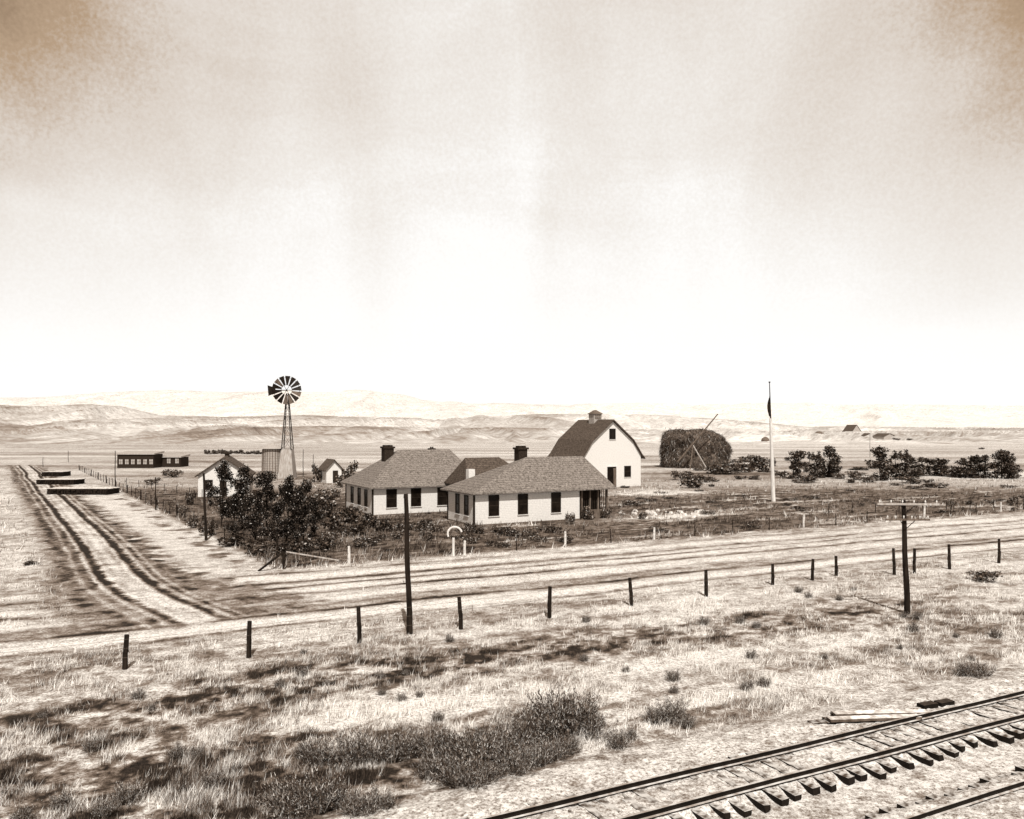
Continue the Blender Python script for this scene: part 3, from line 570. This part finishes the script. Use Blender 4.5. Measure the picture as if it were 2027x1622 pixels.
for i in range(1,6): s_,p_=sp(*pts[-1][:2]); a,b=XY(s_+4.6,36); pts.append((a,b,1.3))
fence(pts,'wire fence with dark rough wooden posts',(.35,.62,.88),lambda i:'d',.006)
s0=11.6; pts=[]; s_=s0; 
while s_<115: a,b=XY(s_,56.2+.02*(s_-s0)); pts.append((a,b,random.uniform(1.0,1.25))); s_+=4.4
fence(pts,'yard wire fence with some whitewashed posts',(.3,.6,.9),lambda i:'w' if i in(1,3,5,7,11,15,18) else 't',.008)
pts=[]; p_=56.2
while p_<205: s_=11.6-.092*(p_-55.4); a,b=XY(s_,p_); pts.append((a,b,random.uniform(1.1,1.35))); p_+=4.1
fence(pts,'wire fence with thin posts along the lane',(.3,.6,.9),lambda i:'t' if i%3 else 'd',.01)
for (A1,B1,n) in (((250,960),(400,985),7),((1640,1018),(2060,1003),10)):
    pts=[]
    for i in range(n): t=i/(n-1); a,b=G(A1[0]+(B1[0]-A1[0])*t,A1[1]+(B1[1]-A1[1])*t); pts.append((a,b,1.1))
    fence(pts,'light inner wire fence with thin posts',(.5,.9),lambda i:'t')
a,b=XY(11.6,56.2); e=ob('fence_brace',None,None,None,(a,b,0),0,label='diagonal timber braces at the fence corner post',category='fence brace')
ob('brace',MB().beam((-.05,-.05,1.15),(-1.5,-.9,.0),.12),M_wood,e)
ob('rail',MB().beam((.1,0,1.15),(3.3,1.4,.35),.08),M_pale,e)
X_,Y_=G(898,1100); kk=Y_/F
e=ob('gate_post',None,None,None,(X_,Y_-.25,0),0,label='white post topped by a curved white hoop',category='gate post')
zb_=H-(1064-HY)*kk; ob('post',MB().tube((0,0,-.1),(0,0,zb_),.10,.09,10),M_whitewood,e)
mb=MB(); P=[]
for i in range(15):
    t=math.radians(205-i*13.5); P.append(Vector((.10+.52*math.cos(t),0,zb_+.30+.50*math.sin(t))))
for q0,q1 in zip(P[:-1],P[1:]): mb.tube(q0,q1,.075,.075,8)
ob('hoop',mb,M_whitewood,e)
# ---------------------------------------------------------------- railway
def railmesh(s0,s1,p):
    mb=MB(); pr_=[(-.07,.0),(.07,.0),(.07,.02),(.012,.035),(.012,.12),(.036,.13),(.036,.165),(-.036,.165),(-.036,.13),(-.012,.12),(-.012,.035),(-.07,.02)]
    nseg=int((s1-s0)/2); 
    for i in range(nseg+1):
        s_=s0+(s1-s0)*i/nseg; wob=.02*math.sin(s_*.7+p)
        for (dp,z) in pr_: x,y=XY(s_,p+dp+wob); mb.v.append((x,y,.27+z))
    n=len(pr_)
    for i in range(nseg):
        for j in range(n): k_=(j+1)%n; mb.f.append((i*n+j,i*n+k_,i*n+n+k_,i*n+n+j))
    return mb
for (pn,pf,sa_,sb_) in ((15.98,17.42,-10,62),(11.52,12.96,-8,50)):
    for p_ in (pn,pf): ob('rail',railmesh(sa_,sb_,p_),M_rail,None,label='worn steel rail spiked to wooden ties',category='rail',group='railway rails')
TM=[]
for i in range(6):
    random.seed(40+i); l=2.6+random.uniform(-.12,.12); j=lambda:random.uniform(-.03,.03)
    mb=MB().hexa([(-.11+j(),-l/2+j(),0),(.11+j(),-l/2+j(),0),(.11+j(),l/2,0),(-.11+j(),l/2,0),(-.11+j(),-l/2+j(),.16+j()),(.11+j(),-l/2+j(),.16+j()),(.11+j(),l/2,.16+j()),(-.11,l/2,.16)])
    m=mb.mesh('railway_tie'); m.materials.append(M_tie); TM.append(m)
random.seed(3)
for (pc,sa_,sb_) in ((16.64,2,44),(12.55,6,34)):
    s_=sa_
    while s_<sb_:
        x,y=XY(s_,pc+random.uniform(-.16,.12)); o=ob('railway_tie',random.choice(TM),None,None,(x,y,.088+random.uniform(-.025,.008)),A27+random.uniform(-.06,.06),label='weathered wooden railway tie in gravel',category='railway tie',group='railway ties'); o.rotation_euler[0]=random.uniform(-.01,.01); s_+=.56+random.uniform(-.07,.1)
def timber(x0,y0,x1,y1,z,w,h,lab,mat):
    a=G(x0,y0); b=G(x1,y1); mb=MB().beam((0,0,z+h/2),(b[0]-a[0],b[1]-a[1],z+h/2),w,h); ob('timber',mb,mat,None,(a[0],a[1],0),label=lab,category='timber',group='timbers beside the track')
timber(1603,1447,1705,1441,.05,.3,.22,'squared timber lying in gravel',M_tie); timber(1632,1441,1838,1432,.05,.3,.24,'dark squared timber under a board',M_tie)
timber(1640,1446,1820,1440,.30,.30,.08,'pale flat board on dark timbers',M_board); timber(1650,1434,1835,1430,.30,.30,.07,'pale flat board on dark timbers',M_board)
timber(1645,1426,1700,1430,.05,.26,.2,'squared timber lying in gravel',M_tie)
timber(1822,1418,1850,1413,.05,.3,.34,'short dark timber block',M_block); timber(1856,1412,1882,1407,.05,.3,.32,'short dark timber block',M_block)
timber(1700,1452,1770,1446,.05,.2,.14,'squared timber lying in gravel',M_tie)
for (x0,x1,y,top) in ((92,228,980,966),(72,165,960,946),(82,140,944,929)):
    a=G(x0,y); b=G(x1,y-2); hh=H-(top-HY)*a[1]/F; hh=max(.8,min(1.5,hh*.6)); L_=b[0]-a[0]
    e=ob('tie_stack',None,None,None,(a[0],a[1],0),0,label='long low stack of dark ties with pale top boards',category='timber stack',group='tie stacks')
    mb=MB(); nx=int(L_/.34)
    for i in range(nx): 
        for l in range(3): mb.box(i*.34,i*.34+.27,random.uniform(-.12,.12),3.6,l*hh/3+.004,(l+1)*hh/3-.02)
    ob('tie_layer',mb,M_wood,e)
    mb=MB()
    for l in range(10): mb.box(-.2+random.uniform(-.3,.3),L_+random.uniform(-.3,.3),.1+l*.36,.4+l*.36,hh,hh+.05)
    ob('top_board',mb,M_board,e)
for i in range(30):
    x=random.uniform(1225,1405); y=1012+random.uniform(0,14)
    X_,Y_=G(x,y); mb=MB(); r_=random.uniform(.12,.35); n=7
    for z,f in ((0,1),(.5,.95),(.9,.5)):
        for k_ in range(n): t=6.283*k_/n; mb.v.append((math.cos(t)*r_*f*random.uniform(.8,1.2),math.sin(t)*r_*f*random.uniform(.8,1.2),z*r_))
    for q_ in range(2):
        for k_ in range(n): j=(k_+1)%n; mb.f.append((q_*n+k_,q_*n+j,q_*n+n+j,q_*n+n+k_))
    mb.f.append(tuple(range(2*n,3*n)))
    ob('rock',mb,M_rock,None,(X_,Y_,0),label='pale rough garden stone',category='rock',group='garden stones')
# ---------------------------------------------------------------- world, sun, camera
sd=Vector((.10,-.62,.78)).normalized()
el=math.asin(sd.z)
w=bpy.data.worlds.new('World'); S.world=w; w.use_nodes=True; nt=w.node_tree; N=nt.nodes.new; L=nt.links.new; bg=nt.nodes['Background']
sk=N('ShaderNodeTexSky'); sk.sky_type='NISHITA'; sk.sun_disc=False; sk.sun_elevation=el; sk.sun_rotation=math.atan2(sd.x,sd.y)
bw_=N('ShaderNodeRGBToBW'); L(sk.outputs[0],bw_.inputs[0])
tnt=N('ShaderNodeVectorMath'); tnt.operation='MULTIPLY'; tnt.inputs[1].default_value=(1.0,.90,.81); L(bw_.outputs[0],tnt.inputs[0])
tc=N('ShaderNodeTexCoord'); sx=N('ShaderNodeSeparateXYZ'); L(tc.outputs['Generated'],sx.inputs[0])
def skynoise(scale,rot,s,det,dist,loc=(0,0,0)):
    mp=N('ShaderNodeMapping'); mp.inputs['Scale'].default_value=scale; mp.inputs['Location'].default_value=loc; mp.inputs['Rotation'].default_value=(0,math.radians(rot),0); L(tc.outputs['Generated'],mp.inputs[0])
    nz=N('ShaderNodeTexNoise'); nz.inputs['Scale'].default_value=s; nz.inputs['Detail'].default_value=det; nz.inputs['Roughness'].default_value=.5; nz.inputs['Distortion'].default_value=dist; L(mp.outputs[0],nz.inputs['Vector']); return nz
n_a=skynoise((1.0,1.0,3.0),40,2.2,6,.7,(3,1,2)); n_b=skynoise((4.0,1,1.2),22,1.7,6,.5,(1,5,2)); n_c=skynoise((1,1,1),0,260,2,0)
def M(op,a,b,c=None):
    m=N('ShaderNodeMath'); m.operation=op
    for i,v in enumerate((a,b,c)):
        if v is None: continue
        if isinstance(v,(int,float)): m.inputs[i].default_value=v
        else: L(v,m.inputs[i])
    return m.outputs[0]
cl=M('MULTIPLY_ADD',n_a.outputs['Fac'],.34,-.17); cl2=M('MULTIPLY_ADD',n_b.outputs['Fac'],.30,-.15); cl3=M('MULTIPLY_ADD',n_c.outputs['Fac'],.14,-.07)
zz_=sx.outputs['Z']; x2=M('MULTIPLY',sx.outputs['X'],sx.outputs['X']); x4=M('MULTIPLY',x2,x2)
xx=M('MULTIPLY',M('MULTIPLY',x4,7.0),M('MULTIPLY',M('MULTIPLY',zz_,zz_),4.0)); lf=M('MULTIPLY',M('MULTIPLY',sx.outputs['X'],zz_),-.16)
hgt=M('ADD',M('ADD',M('MULTIPLY',zz_,.64),xx),lf)
gate=N('ShaderNodeMapRange'); gate.inputs[1].default_value=.04; gate.inputs[2].default_value=.26; L(zz_,gate.inputs[0])
tot=M('ADD',hgt,M('MULTIPLY',M('ADD',M('ADD',cl,cl2),cl3),gate.outputs[0]))
rp=ramp(nt,[(0,(1,.995,.985,1)),(.08,(.98,.965,.945,1)),(.18,(.86,.82,.775,1)),(.36,(.69,.615,.545,1)),(.50,(.46,.33,.22,1)),(.66,(.28,.19,.12,1)),(1,(.2,.14,.10,1))]); L(tot,rp.inputs[0])
sc=N('ShaderNodeVectorMath'); sc.operation='SCALE'; sc.inputs['Scale'].default_value=10.9; L(rp.outputs[0],sc.inputs[0])
mx=N('ShaderNodeMix'); mx.data_type='RGBA'; mx.inputs[0].default_value=.92; L(tnt.outputs[0],mx.inputs[6]); L(sc.outputs[0],mx.inputs[7])
L(mx.outputs[2],bg.inputs[0]); bg.inputs[1].default_value=.1
sl=bpy.data.lights.new('sun','SUN'); sl.energy=5; sl.angle=math.radians(.5); sl.color=(1,.965,.91); so=bpy.data.objects.new('sun',sl); COL.objects.link(so)
so.rotation_euler=(-sd).to_track_quat('-Z','Y').to_euler(); so.location=(20,-40,60)
cam=bpy.data.cameras.new('camera'); co=bpy.data.objects.new('camera',cam); COL.objects.link(co); co.location=(0,0,H); co.rotation_euler=(math.pi/2,0,0)
cam.sensor_width=36; cam.lens=36*F/2027; cam.shift_y=34/2027; cam.clip_end=20000; S.camera=co
S.view_settings.view_transform='Standard'; S.view_settings.look='None'; S.view_settings.exposure=0
